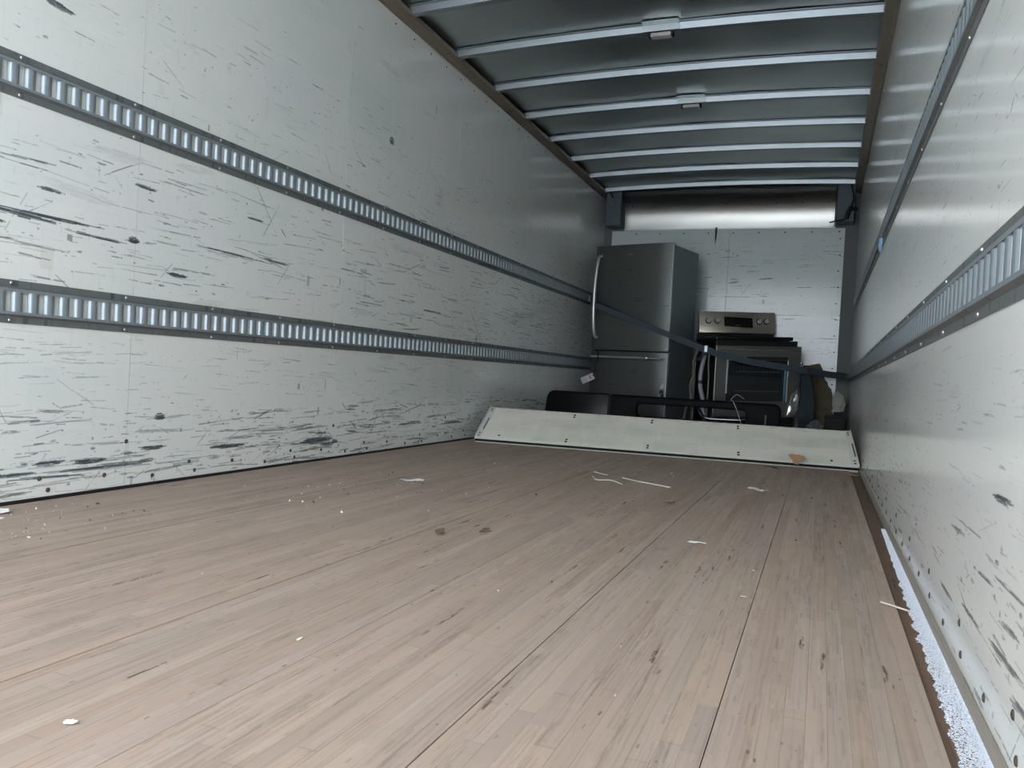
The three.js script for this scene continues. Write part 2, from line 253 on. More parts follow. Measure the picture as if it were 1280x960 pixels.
// ---------------------------------------------------------------- roof
const crown = (x) => 0.028 * (1 - Math.pow((x - W / 2) / (W / 2), 2));
const ceiling = struct('ceiling');
obj('roof_backing', box(-0.07, W + 0.07, 2.47, 2.56, -D - 0.05, REAR), std(0x6d7172, 0.8), ceiling);
obj('roof_sheet', surf(48, 240, (u, v) => { const x = -0.01 + u * (W + 0.02), z = REAR - v * (D + REAR), f = (z + 7.96) / 8; return [x, 2.364 + crown(x) + 0.0035 * noise.noise(x * 1.7, z * 2.1, 3) + 0.002 * noise.noise(x * 4, z * 5, 9) + (z < -6 ? 0.006 * noise.noise(x * 1.3, z * 3.5, 5) : 0), z]; }), roofMetal, ceiling);
{ // roof bows every 0.61 m: bent hat sections
  const prof = [[0.045, 0.034], [0.045, 0.0362], [-0.045, 0.0362], [-0.045, 0.034], [-0.026, 0.034], [-0.020, 0.0], [0.020, 0.0], [0.025, 0.034]];
  const n = 24, x0 = 0.055, x1 = W - 0.055, P = [], I = [];
  for (let k = 0; k < prof.length; k++) { const a = prof[k], b = prof[(k + 1) % prof.length]; for (let i = 0; i <= n; i++) { const x = x0 + (x1 - x0) * i / n; P.push(x, a[1] + crown(x), a[0], x, b[1] + crown(x), b[0]); const q = P.length / 3 - 2; if (i < n) I.push(q, q + 2, q + 1, q + 1, q + 2, q + 3); } }
  for (const [end, rev] of [[0, 0], [n, 1]]) { const x = x0 + (x1 - x0) * end / n, b = P.length / 3; for (const [z, y] of prof) P.push(x, y + crown(x), z); for (const t of [[0, 1, 7], [4, 5, 6], [4, 6, 7], [1, 2, 3], [1, 3, 4], [1, 4, 7]]) I.push(b + t[0], b + t[1 + rev], b + t[2 - rev]); }
  const g = new THREE.BufferGeometry(); g.setAttribute('position', new THREE.Float32BufferAttribute(P, 3)); g.setIndex(I);
  const h = g.toNonIndexed(); h.computeVertexNormals(); const bow = toCreasedNormals(h, 0.4);
  for (let i = 0; i < 14; i++) obj('roof_bow', bow, bowMetal, ceiling).position.set(0, 2.322, -7.70 + 0.575 * i);
}
for (const [i, s] of [[1, 1], [2, -1]]) { // rails between the walls and the roof
  const X = (a) => s > 0 ? a : W - a;
  structMesh('trim_' + i, prism([[0, 2.30], [0.014, 2.295], [0.018, 2.302], [0.052, 2.312], [0.062, 2.318], [0.066, 2.336], [0.06, 2.345], [0.0, 2.345]].map(([a, b]) => [X(a), b]), -D, REAR), railMetal);
  structMesh('trim_' + (i + 2), box(Math.min(X(-0.012), X(0.012)), Math.max(X(-0.012), X(0.012)), 2.345, 2.40, -D, REAR), std(0x7d766c, 0.7, 0.2));
}
// ---------------------------------------------------------------- front wall with corner posts and the curved cap
const wallFront = struct('wall_front');
obj('backing', box(-0.07, W + 0.07, -0.09, 2.56, -D - 0.07, -D), std(0x6d7172, 0.8), wallFront);
for (const [x0, x1] of [[0.083, 1.268], [1.268, 2.312]]) {
  const g = new RoundedBoxGeometry(x1 - x0 - 0.002, 1.978, 0.012, 1, 0.001); g.translate((x0 + x1) / 2, 0.989, -D + 0.006);
  const p = g.attributes.position, u = new Float32Array(p.count * 2); for (let i = 0; i < p.count; i++) { u[i * 2] = (p.getX(i) - 0.08) / 2.24; u[i * 2 + 1] = p.getY(i) / 1.98; } g.setAttribute('uv', new THREE.BufferAttribute(u, 2));
  obj('plywood_panel', g, paintFront, wallFront);
}
{
  const g = domeZ(0.007, 0.003);
  for (let i = 0; i < 12; i++) obj('screw', g, boltHole, wallFront).position.set(2.272 + (i % 2) * 0.006, 1.88 - 0.152 * i, -D + 0.012);
  for (let i = 0; i < 9; i++) obj('screw', g, boltHole, wallFront).position.set(0.34 + 0.24 * i, 1.945, -D + 0.012);
}
structMesh('trim_5', prism([[2.311, -D + 0.001], [W - 0.002, -D + 0.001], [W - 0.002, -D + 0.11], [W - 0.02, -D + 0.085], [2.335, -D + 0.022], [2.311, -D + 0.018]], 0, 1.985).rotateX(-Math.PI / 2).translate(0, 0, -2 * D).scale(1, 1, 1), postMetal);
structMesh('trim_6', prism([[0.083, -D + 0.001], [0.002, -D + 0.001], [0.002, -D + 0.11], [0.02, -D + 0.085], [0.06, -D + 0.022], [0.083, -D + 0.018]], 0, 1.985).rotateX(-Math.PI / 2).translate(0, 0, -2 * D), postMetal);
const cap = struct('trim_7');
{
  const a0 = 0.05, a1 = 1.25, z = -D + 0.012, y = 1.992, N = 40, path = [[0, 0]], at = (v) => a0 + (a1 - a0) * Math.pow(v, 1.7);   // straighter at the foot, curling forward under the roof
  for (let i = 0; i < N; i++) { const a = at((i + 0.5) / N), q = path[i]; path.push([q[0] + Math.cos(a), q[1] + Math.sin(a)]); }
  const sc = 0.345 / path[N][0], pos = (v) => { const i = Math.min(N - 1, Math.floor(v * N)), f = v * N - i; return [sc * (path[i][0] + (path[i + 1][0] - path[i][0]) * f), sc * (path[i][1] + (path[i + 1][1] - path[i][1]) * f)]; };
  obj('curved_cap', surf(20, 24, (u, v) => { const x = 0.212 + u * 2.0, q = pos(v); return [x, y + q[0], z + q[1] + 0.0015 * noise.noise(x * 2.2, v * 2, 4)]; }), capMetal, cap);
  obj('cap_flange', rbox(0.212, 2.225, 1.978, 1.992, -D + 0.001, -D + 0.017, 0.002), std(0xb9bec1, 0.45, 0.8), cap);
  const g = domeZ(0.006, 0.003), vr = 0.55, q = pos(vr);
  for (let i = 0; i < 9; i++) { const m = obj('rivet', g, boltHole, cap); m.position.set(0.30 + 0.232 * i, y + q[0], z + q[1]); m.rotation.x = at(vr); }
  for (const [x0, x1] of [[0.052, 0.21], [2.222, 2.376]]) obj('corner_block', rbox(x0, x1, 2.0, 2.345, -D + 0.001, -D + 0.20, 0.012), blockPaint, cap);
}

// ---------------------------------------------------------------- cargo tracks
const PITCH = 0.0508;
function barGeo(X, s, h) { // curled near edge, flat face, short return
  const pts = []; for (let i = 0; i <= 6; i++) { const a = i / 6 * Math.PI / 2; pts.push([0.002 + 0.011 * Math.sin(a), -0.0150 * (1 - Math.cos(a))]); }
  pts.push([0.013, -0.0270], [0.011, -0.0300], [0.003, -0.0310], [0.003, -0.0295], [0.009, -0.0287], [0.011, -0.0268], [0.011, -0.0160]);
  for (let i = 5; i >= 0; i--) { const a = i / 6 * Math.PI / 2; pts.push([0.002 + 0.009 * Math.sin(a), -0.002 - 0.0125 * (1 - Math.cos(a))]); }
  const g = prism(pts.map(([a, z]) => [X + s * a, -z]), 0, h, 0.7); g.rotateX(-Math.PI / 2); return g;   // polygon y = -z; rotated so that it stands along +y
}
function cargoTrack(label, X, s, yb, yt, z0, z1, tilt = 0) {
  const t = thing('cargo_track', label, 'cargo track', [0, 0, 0], 0, 'slotted cargo tracks along the side walls');
  t.rotation.x = 0; const x = (a) => X + s * a, H = yt - yb, e = 0.0005;
  const up = [[e, yt], [0.0035, yt], [0.0035, yt - 0.019], [0.0130, yt - 0.025], [0.0130, yt - 0.0335], [0.011, yt - 0.0335], [0.011, yt - 0.027], [e, yt - 0.0205]];
  const lo = up.map(([a, y]) => [a, yb + (yt - y)]);
  obj('upper_flange', prism(up.map(([a, y]) => [x(a), y]), z1, z0, 0.3), galvFlange, t);
  for (const y of [yb + 0.0255, yt - 0.0335]) obj('channel_edge', box(Math.min(x(0.0131), x(0.0136)), Math.max(x(0.0131), x(0.0136)), y, y + 0.008, z1, z0), galv, t);
  obj('lower_flange', prism(lo.map(([a, y]) => [x(a), y]), z1, z0, 0.3), galvFlange, t);
  const bar = barGeo(X, s, H - 0.064), n = Math.floor((z0 - z1) / PITCH);
  for (let i = 0; i < n; i++) obj('slot_bar', bar, galv, t).position.set(0, yb + 0.032, z0 - i * PITCH);
  const rv = domeX(0.0055, 0.004, s);
  for (let z = s > 0 ? -0.772 : z0 - 0.12; z > z1; z -= 0.402) { obj('rivet', rv, rivetMetal, t).position.set(x(0.0035), yt - 0.009, z); obj('rivet', rv, rivetMetal, t).position.set(x(0.0035), yb + 0.009, z); }
  if (tilt) { t.rotation.x = tilt; }
  return t;
}
cargoTrack('upper slotted steel cargo track on the left wall, holding the strap beside the refrigerator', 0, 1, 1.173, 1.298, -0.6728, -7.72);
cargoTrack('lower slotted steel cargo track on the left wall, running behind the refrigerator tag', 0, 1, 0.529, 0.654, -0.6628, -7.72);
cargoTrack('upper slotted steel cargo track on the right wall, with a blue scrap caught on it', W, -1, 1.190, 1.318, -0.9, -7.80);
cargoTrack('lower slotted steel cargo track on the right wall, at the height of the strap end', W, -1, 0.616, 0.744, -0.6, -7.80, -0.0095);

// ---------------------------------------------------------------- roof lamps
function roofLamp(label, x, z, wide) {
  const t = thing('roof_lamp', label, 'lamp', [x, 2.322 + crown(x), z], 0, 'unlit lamps on the roof bows');
  obj('bracket', merge([rbox(-wide / 2, wide / 2, 0.0330, 0.0355, 0.027, 0.075, 0.001), rbox(-wide / 2, wide / 2, -0.003, 0.0, -0.022, 0.03, 0.001), box(-wide / 2, wide / 2, -0.003, 0.035, 0.0265, 0.0285)]), std(0xb4bdbf, 0.4, 0.9), t);
  obj('housing', rbox(-0.068, 0.068, -0.026, -0.0032, -0.022, 0.024, 0.006), blackRubber, t);
  obj('lens', rbox(-0.056, 0.056, -0.030, -0.008, -0.018, 0.0275, 0.006), std(0xa9a6a8, 0.3), t);
}
roofLamp('unlit rectangular roof lamp nearer the viewer, with the wider bracket', 1.272, -4.25, 0.20);
roofLamp('unlit rectangular roof lamp farther away, under the fourth roof bow', 1.258, -5.40, 0.19);

// ---------------------------------------------------------------- refrigerator
const steelDark = std(0x9a9d9b, 0.34, 0.9, { map: texture(grimeCanvas('rgb(196,198,198)', 8, '110,112,114', 200)) });
const steel = std(0xd2d0cc, 0.34, 0.8), chrome = std(0xdedede, 0.16, 1);
const FW = 0.79, fTurn = -Math.atan2(0.2, 0.765);
const fridge = thing('refrigerator', 'tall dark stainless refrigerator with bottom freezer, strapped at the left wall', 'refrigerator', [0.132, 0, -7.2], fTurn);
{ // local: x along the front from the left corner, z towards the viewer, doors end at z = 0
  obj('cabinet', rbox(0.008, FW - 0.004, 0.03, 1.68, -0.585, -0.062, 0.006), std(0x7a878a, 0.4, 0.35), fridge);
  const doorShape = (y0, y1) => { // slightly bowed front with rolled edges
    const pts = [[0.004, -0.055]]; for (let i = 0; i <= 12; i++) { const u = i / 12; pts.push([0.004 + 0.014 * (1 - Math.cos(Math.min(1, u * 4) * Math.PI / 2)) * 0 + u * (FW - 0.008), -0.018 + 0.018 * Math.sin(Math.PI * u) ** 0.35]); } pts.push([FW - 0.004, -0.055]);
    const g = prism(pts.map(([a, z]) => [a, -z]), y0, y1, 0.5); g.rotateX(-Math.PI / 2); return g;
  };
  const up = obj('door', doorShape(0.724, 1.695), steelDark, fridge), lo = obj('freezer_door', doorShape(0.07, 0.709), steelDark, fridge);
  for (const [p, y0, y1] of [[up, 0.726, 1.693], [lo, 0.072, 0.707]]) obj('edge_strip', rbox(FW - 0.0045, FW + 0.001, y0, y1, -0.03, -0.015, 0.001), std(0xe0e0de, 0.4, 0.2), p);
  obj('gasket', rbox(0.02, FW - 0.012, 0.075, 1.685, -0.062, -0.0555, 0.002), blackRubber, fridge);
  const h1 = obj('handle', tube([[0.065, 1.60, -0.006], [0.062, 1.585, 0.035], [0.058, 1.46, 0.062], [0.055, 1.22, 0.075], [0.055, 0.98, 0.064], [0.058, 0.85, 0.036], [0.06, 0.835, -0.006]], 0.0145, 60, 10), steel, up);
  const h2 = obj('handle', tube([[0.04, 0.655, 0.05], [0.4, 0.655, 0.054], [0.755, 0.655, 0.05]], 0.0105, 30, 10), steel, lo);
  obj('collar', new THREE.SphereGeometry(0.017, 14, 10).scale(1.7, 1, 1).translate(0.61, 0.655, 0.052), chrome, h2);
  for (const x of [0.10, 0.70]) obj('handle_post', new THREE.CylinderGeometry(0.008, 0.008, 0.056, 10).rotateX(Math.PI / 2).translate(x, 0.655, 0.022), chrome, h2);
  obj('badge', rbox(0.34, 0.40, 1.600, 1.607, -0.002, 0.0012, 0.001), std(0xa8acad, 0.3, 1), up);
  obj('dent', crumple([[-0.03, -0.09], [0.012, -0.10], [0.018, 0.03], [0.008, 0.09], [-0.012, 0.05]], 4, 0.006, 5, 0.004).translate(FW - 0.03, 0.36, 0.001), chrome, lo);
  obj('hinge', rbox(FW - 0.09, FW - 0.02, 1.68, 1.70, -0.09, -0.03, 0.004), std(0x3c4143, 0.5, 0.4), fridge);
  obj('kick_plate', rbox(0.02, FW - 0.02, 0.0, 0.065, -0.58, -0.05, 0.004), blackRubber, fridge);
}
{ // paper tag on a black cord from the freezer handle
  const t = thing('paper_tag', 'small white printed paper tag hanging by a black cord from the freezer handle', 'tag', [0.132, 0, -7.2], fTurn);
  const [c, x] = canvas(128, 64), r = rng(9); x.fillStyle = 'rgb(212,210,210)'; x.fillRect(0, 0, 128, 64);
  for (let i = 0; i < 7; i++) { x.fillStyle = 'rgba(110,118,120,0.6)'; x.fillRect(8, 10 + i * 7, 30 + r() * 30, 3); } x.fillStyle = 'rgba(150,90,95,0.8)'; x.fillRect(82, 10, 8, 40); x.fillRect(90, 14, 14, 6); x.fillRect(94, 30, 8, 18);
  const m = obj('tag_paper', new RoundedBoxGeometry(0.135, 0.062, 0.0012, 1, 0.0004), std(0xffffff, 0.8, 0, { map: texture(c) }), t); m.position.set(0.035, 0.445, 0.075); m.rotation.z = 0.44; m.rotation.y = 0.1;
  obj('cord', tube([[0.035, 0.716, 0.008], [0.09, 0.712, 0.03], [0.125, 0.69, 0.062], [0.128, 0.655, 0.067], [0.122, 0.62, 0.063], [0.098, 0.58, 0.05], [0.092, 0.52, 0.06], [0.094, 0.468, 0.075]], 0.0045, 50, 6), blackRubber, t);
}
// ---------------------------------------------------------------- kitchen range
const rTurn = 25 * Math.PI / 180;
const range = thing('kitchen_range', 'stainless electric range with black cooktop and damaged oven door beside the refrigerator', 'oven', [1.325, 0.0, -7.0], rTurn);
{ // local: x from the front left corner, z towards the viewer; a little out of level
  const k = (x, y) => y - 0.02 + 0.04 * x, W2 = 0.752;
  const skew = (g) => { const p = g.attributes.position; for (let i = 0; i < p.count; i++) p.setY(i, k(p.getX(i), p.getY(i)) < 0 ? 0 : k(p.getX(i), p.getY(i))); g.computeVertexNormals(); return g; };
  const R = (...a) => skew(rbox(...a));
  const knobMetal = std(0xd8d8d6, 0.3, 0.4), enamel = std(0x121416, 0.32), glassBlack = std(0x07080a, 0.08);
  obj('body', R(0.012, W2 - 0.012, 0.02, 0.865, -0.63, -0.055, 0.004), enamel, range);
  obj('cooktop', R(0.0, W2 - 0.06, 0.866, 0.90, -0.63, -0.035, 0.010, 3), glassBlack, range);
  const bg = obj('control_panel', skew((() => { const pr = [[-0.625, 0.90], [-0.625, 1.150], [-0.605, 1.155], [-0.59, 1.145], [-0.562, 1.02], [-0.555, 0.955], [-0.57, 0.945]]; return surf(24, 18, (u, v) => { const x = 0.004 + u * (W2 - 0.024), q = v * (pr.length - 1), i = Math.min(pr.length - 2, Math.floor(q)), f = q - i, z = pr[i][0] + (pr[i + 1][0] - pr[i][0]) * f, y = pr[i][1] + (pr[i + 1][1] - pr[i][1]) * f; return [x, y, z + 0.035 * Math.sin(Math.PI * Math.min(1, u * 1.25)) * (z > -0.62 ? 1 : 0)]; }); })()), std(0xcfc6ba, 0.3, 0.95), range);
  obj('vent_strip', R(0.002, W2 - 0.03, 0.90, 0.945, -0.62, -0.562, 0.004), enamel, range);
  const on = (x, y, g) => { g.rotateX(-0.215); g.translate(x, k(x, y), -0.5875 + (1.145 - y) * 0.224 + 0.035 * Math.sin(Math.PI * Math.min(1, x / W2 * 1.25))); return g; };
  const disp = obj('display', on(0.365, 1.055, new RoundedBoxGeometry(0.27, 0.092, 0.012, 2, 0.003)), glassBlack, bg);
  const [c, x] = canvas(256, 96), r = rng(21); x.fillStyle = 'rgb(10,11,13)'; x.fillRect(0, 0, 256, 96); for (let i = 0; i < 44; i++) { const px = r() < 0.5 ? r() * 80 : 170 + r() * 76; x.fillStyle = 'rgba(170,175,180,0.55)'; x.fillRect(px + 4, 8 + Math.floor(r() * 6) * 14, 5 + r() * 8, 2.5); } x.fillStyle = 'rgba(190,190,190,0.7)'; x.fillRect(96, 82, 46, 5);
  obj('key_print', on(0.365, 1.055, new THREE.BoxGeometry(0.262, 0.084, 0.0008).translate(0, 0, 0.0064)), std(0xffffff, 0.15, 0, { map: texture(c) }), disp);
  for (const kx of [0.085, 0.165, 0.575, 0.645]) {
    const kn = obj('knob', on(kx, 1.065, new THREE.CylinderGeometry(0.019, 0.023, 0.030, 20).rotateX(Math.PI / 2).translate(0, 0, 0.015)), knobMetal, bg);
    obj('skirt', on(kx, 1.065, new THREE.CylinderGeometry(0.028, 0.029, 0.006, 20).rotateX(Math.PI / 2).translate(0, 0, 0.002)), blackRubber, kn);
    obj('grip', on(kx, 1.065, new RoundedBoxGeometry(0.008, 0.036, 0.014, 2, 0.003).translate(0, 0, 0.030)), steel, kn);
  }
  // oven door: steel frame round a dark window
  const sh = new THREE.Shape([[0, 0.20], [W2, 0.20], [W2, 0.812], [0, 0.812]].map(([a, b]) => new THREE.Vector2(a, b)));
  const hole = new THREE.Path(); hole.moveTo(0.10, 0.33); hole.lineTo(0.10, 0.69); hole.lineTo(0.645, 0.69); hole.lineTo(0.645, 0.33); hole.closePath(); sh.holes.push(hole);
  const door = obj('oven_door', skew(new THREE.ExtrudeGeometry(sh, { depth: 0.04, bevelEnabled: true, bevelSize: 0.004, bevelThickness: 0.004, bevelSegments: 2 }).translate(0, 0, -0.045)), std(0x7c7d79, 0.36, 0.92), range);
  obj('window', R(0.101, 0.644, 0.331, 0.689, -0.035, -0.014, 0.003), new THREE.MeshPhysicalMaterial({ color: 0x0b1318, roughness: 0.12, clearcoat: 1, clearcoatRoughness: 0.05 }), door);
  obj('vent_slot', R(0.27, 0.64, 0.694, 0.722, -0.012, 0.0008, 0.0005, 1), boltHole, door);
  obj('top_trim', R(0.012, W2 - 0.012, 0.776, 0.784, -0.001, 0.010, 0.003), chrome, door);
  const seal = std(0x8fa0a8, 0.45, 0.3);
  obj('window_trim', R(0.098, 0.112, 0.40, 0.70, -0.004, 0.006, 0.003), std(0xa8b0b4, 0.3, 0.9), door);
  obj('window_trim', R(0.098, 0.27, 0.684, 0.70, -0.004, 0.006, 0.003), std(0xa8b0b4, 0.3, 0.9), door);
  obj('window_trim', R(0.612, 0.632, 0.32, 0.62, -0.004, 0.006, 0.003), std(0x5f86a0, 0.35, 0.5), door);
  for (let i = 0; i < 2; i++) obj('rack_bar', R(0.18, 0.58, 0.42 + 0.17 * i, 0.4225 + 0.17 * i, -0.014, -0.0125, 0.0004, 1), std(0x7d8a90, 0.4, 0.6), door);
  obj('crumpled_corner', crumple([[-0.055, -0.10], [0.03, -0.11], [0.045, 0.06], [0.03, 0.15], [-0.012, 0.09], [-0.03, 0.0]], 6, 0.022, 31, 0.004).translate(W2 - 0.05, k(W2, 0.30), 0.008), chrome, door);
  obj('drawer', R(0.005, W2 - 0.02, 0.03, 0.185, -0.05, -0.02, 0.004), enamel, range);
  obj('leveling_foot', new THREE.CylinderGeometry(0.014, 0.018, 0.04, 10).translate(0.06, 0.02, -0.1), blackRubber, range);
  obj('leveling_foot', new THREE.CylinderGeometry(0.014, 0.018, 0.05, 10).translate(W2 - 0.06, 0.025, -0.1), blackRubber, range);
  obj('hinge_pin', new THREE.SphereGeometry(0.017, 10, 8).translate(W2 + 0.014, 0.68, -0.02), chrome, range);
}
// ---------------------------------------------------------------- hoses and cords hanging between refrigerator and range
tag(obj('power_cord', tube([[1.17, 0.80, -7.13], [1.145, 0.74, -7.12], [1.115, 0.64, -7.10], [1.13, 0.55, -7.10], [1.10, 0.44, -7.10], [1.11, 0.33, -7.10], [1.07, 0.2, -7.10], [1.05, 0.02, -7.11]], 0.011, 80, 8), std(0x6f675f, 0.6)), 'brownish grey power cord hanging in waves left of the range', 'cord');
{
  const t = thing('drain_hose', 'pale grey plastic hose hanging between the power cord and the range', 'hose', [1.195, 0, -7.03], 0);
  obj('hose', tube([[0.03, 0.74, -0.06], [0.012, 0.65, -0.03], [0.0, 0.52, 0], [0.005, 0.42, 0], [0.03, 0.32, 0], [0.035, 0.24, 0], [0.06, 0.15, 0.02], [0.10, 0.06, 0.03], [0.10, 0.026, 0.03]], 0.019, 80, 12), std(0x9aa3ab, 0.45), t);
  obj('clamp', new THREE.CylinderGeometry(0.0225, 0.0225, 0.03, 16).translate(0.0, 0.47, 0), std(0x2a2f38, 0.4, 0.4), t);
}
tag(obj('thin_cord', tube([[1.268, 0.76, -7.02], [1.26, 0.66, -7.0], [1.272, 0.5, -6.99], [1.268, 0.3, -6.99], [1.275, 0.1, -6.98], [1.27, 0.008, -6.98]], 0.0065, 60, 6), std(0x8a857c, 0.5)), 'thin light cord hanging against the left edge of the oven door', 'cord');

// ---------------------------------------------------------------- ratchet strap across the cargo
{
  const t = thing('tie_down_strap', 'long blue grey webbing strap running from the left track across refrigerator and range', 'strap');
  const web = std(0x56606a, 0.8, 0, { map: texture(grimeCanvas('rgb(210,214,220)', 17, '60,64,72', 600)) });
  const a = [0.022, 1.236, -7.50], b = [0.118, 1.165, -7.185], b2 = [0.135, 1.150, -7.135], c = [0.885, 0.878, -6.982], c2 = [0.93, 0.86, -6.984], d = [1.25, 0.745, -6.985];
  obj('webbing', ribbon([a, b, b2, c, c2, d], 0.052, 0.003, [[0.1, 1, 0], [0, 1, 0], [0, 1, 0]], 80), web, t);
  obj('webbing', ribbon([[1.24, 0.755, -6.978], [1.33, 0.722, -6.962], [1.62, 0.665, -7.07], [1.98, 0.625, -7.28], [2.06, 0.618, -7.34], [2.25, 0.60, -7.60], [2.40, 0.592, -7.765]], 0.056, 0.003, [[0, 1, 0.1], [0, 1, 0.3], [0, 1, 0], [0, 1, 0]], 80), web, t);
  obj('webbing_tail', ribbon([[1.245, 0.745, -6.97], [1.20, 0.70, -6.99], [1.17, 0.66, -7.02]], 0.05, 0.003, [[0.3, 1, 0], [0.9, 0.5, 0.1]], 20), web, t);
  obj('buckle', rbox(1.222, 1.252, 0.73, 0.79, -6.99, -6.962, 0.004), std(0x83898d, 0.35, 0.9), t);
  obj('track_hook', merge([rbox(0.008, 0.022, 1.20, 1.27, -7.53, -7.48, 0.004), rbox(0.012, 0.034, 1.198, 1.214, -7.52, -7.45, 0.004)]), std(0x8d8f90, 0.4, 0.9), t);
  obj('track_hook', rbox(2.392, 2.418, 0.565, 0.62, -7.79, -7.75, 0.004), std(0x2c2f31, 0.5, 0.7), t);
}
// ---------------------------------------------------------------- black bumper cover
{
  const t = thing('bumper_cover', 'long black plastic bumper cover with a wide rectangular opening behind the white panel', 'bumper', [0.085, 0, -6.06], 0.055);
  const plastic = new THREE.MeshPhysicalMaterial({ color: 0x0c0d0f, roughness: 0.5, specularIntensity: 0.14 }), gloss = new THREE.MeshPhysicalMaterial({ color: 0x0f1116, roughness: 0.3, specularIntensity: 0.4 });
  const H = 0.336, L = 1.83;
  const shell = (pts, holes) => {
    const s = new THREE.Shape(); const rr = (p, q, f) => [p[0] + (q[0] - p[0]) * f, p[1] + (q[1] - p[1]) * f];
    pts.forEach((p, i) => { const a = pts[(i + pts.length - 1) % pts.length], b = pts[(i + 1) % pts.length], rad = p[2] ?? 0.01; const la = Math.hypot(p[0] - a[0], p[1] - a[1]), lb = Math.hypot(p[0] - b[0], p[1] - b[1]); const s0 = rr(p, a, rad / la), s1 = rr(p, b, rad / lb); if (i) s.lineTo(...s0); else s.moveTo(...s0); s.quadraticCurveTo(p[0], p[1], ...s1); }); s.closePath();
    if (holes) s.holes.push(holes);
    return new THREE.ExtrudeGeometry(s, { depth: 0.045, bevelEnabled: true, bevelSize: 0.012, bevelThickness: 0.014, bevelSegments: 4, curveSegments: 8 }).translate(0, 0, -0.05);
  };
  const bend = (g) => { const p = g.attributes.position; for (let i = 0; i < p.count; i++) { const x = p.getX(i), y = p.getY(i), e = Math.max(0, 0.35 - x) / 0.35; p.setZ(i, p.getZ(i) - 0.10 * e * e - 0.25 * Math.max(0, y - 0.22) ** 2 * 4); } g.computeVertexNormals(); return toCreasedNormals(g, 0.6); };
  const slot = new THREE.Path(); { const x0 = 0.755, x1 = 1.60, y0 = 0.165, y1 = 0.285, r = 0.05; slot.moveTo(x0 + r, y0); slot.lineTo(x1 - r, y0); slot.quadraticCurveTo(x1, y0, x1, y0 + r); slot.lineTo(x1, y1 - r); slot.quadraticCurveTo(x1, y1, x1 - r, y1); slot.lineTo(x0 + r, y1); slot.quadraticCurveTo(x0, y1, x0, y1 - r); slot.lineTo(x0, y0 + r); slot.quadraticCurveTo(x0, y0, x0 + r, y0); }
  obj('end_section', bend(shell([[-0.02, 0.012], [0.535, 0.012], [0.535, H - 0.012], [0.02, H - 0.010, 0.06]])), gloss, t);
  obj('main_section', bend(shell([[0.563, 0.012], [L, 0.012], [L - 0.005, H - 0.012, 0.05], [0.563, H - 0.014]], slot)), plastic, t);
  obj('joining_strip', rbox(0.54, 0.558, 0.02, H - 0.02, -0.045, 0.0, 0.002), boltHole, t);
  obj('rib', rbox(1.44, 1.452, 0.03, 0.14, 0.008, 0.03, 0.002), plastic, t);
  obj('rib', rbox(1.725, 1.737, 0.03, 0.25, 0.008, 0.03, 0.002), std(0x3a3d40, 0.4), t);
  obj('rear_flange', rbox(0.6, 1.8, 0.0, 0.02, -0.20, -0.03, 0.004), plastic, t);
}
tag(obj('bent_wire', tube([[1.655, 0.36, -6.12], [1.60, 0.39, -6.13], [1.56, 0.352, -6.115], [1.58, 0.335, -6.085], [1.62, 0.25, -6.085], [1.66, 0.12, -6.08], [1.68, 0.03, -6.07]], 0.0032, 60, 6), std(0xa7b0b2, 0.4, 0.7)), 'thin bent wire hooked over the top of the black bumper cover', 'wire');
{
  const t = thing('metal_pipe', 'short shiny bent pipe on the floor behind the opening of the bumper cover', 'pipe', [1.42, 0, -6.55], 0);
  obj('pipe', tube([[-0.16, 0.24, -0.05], [-0.12, 0.19, 0], [-0.05, 0.175, 0.01], [0.18, 0.18, 0], [0.26, 0.19, -0.05], [0.27, 0.1, -0.08], [0.27, 0.02, -0.08]], 0.018, 60, 12), std(0x7e868c, 0.22, 1), t);
}
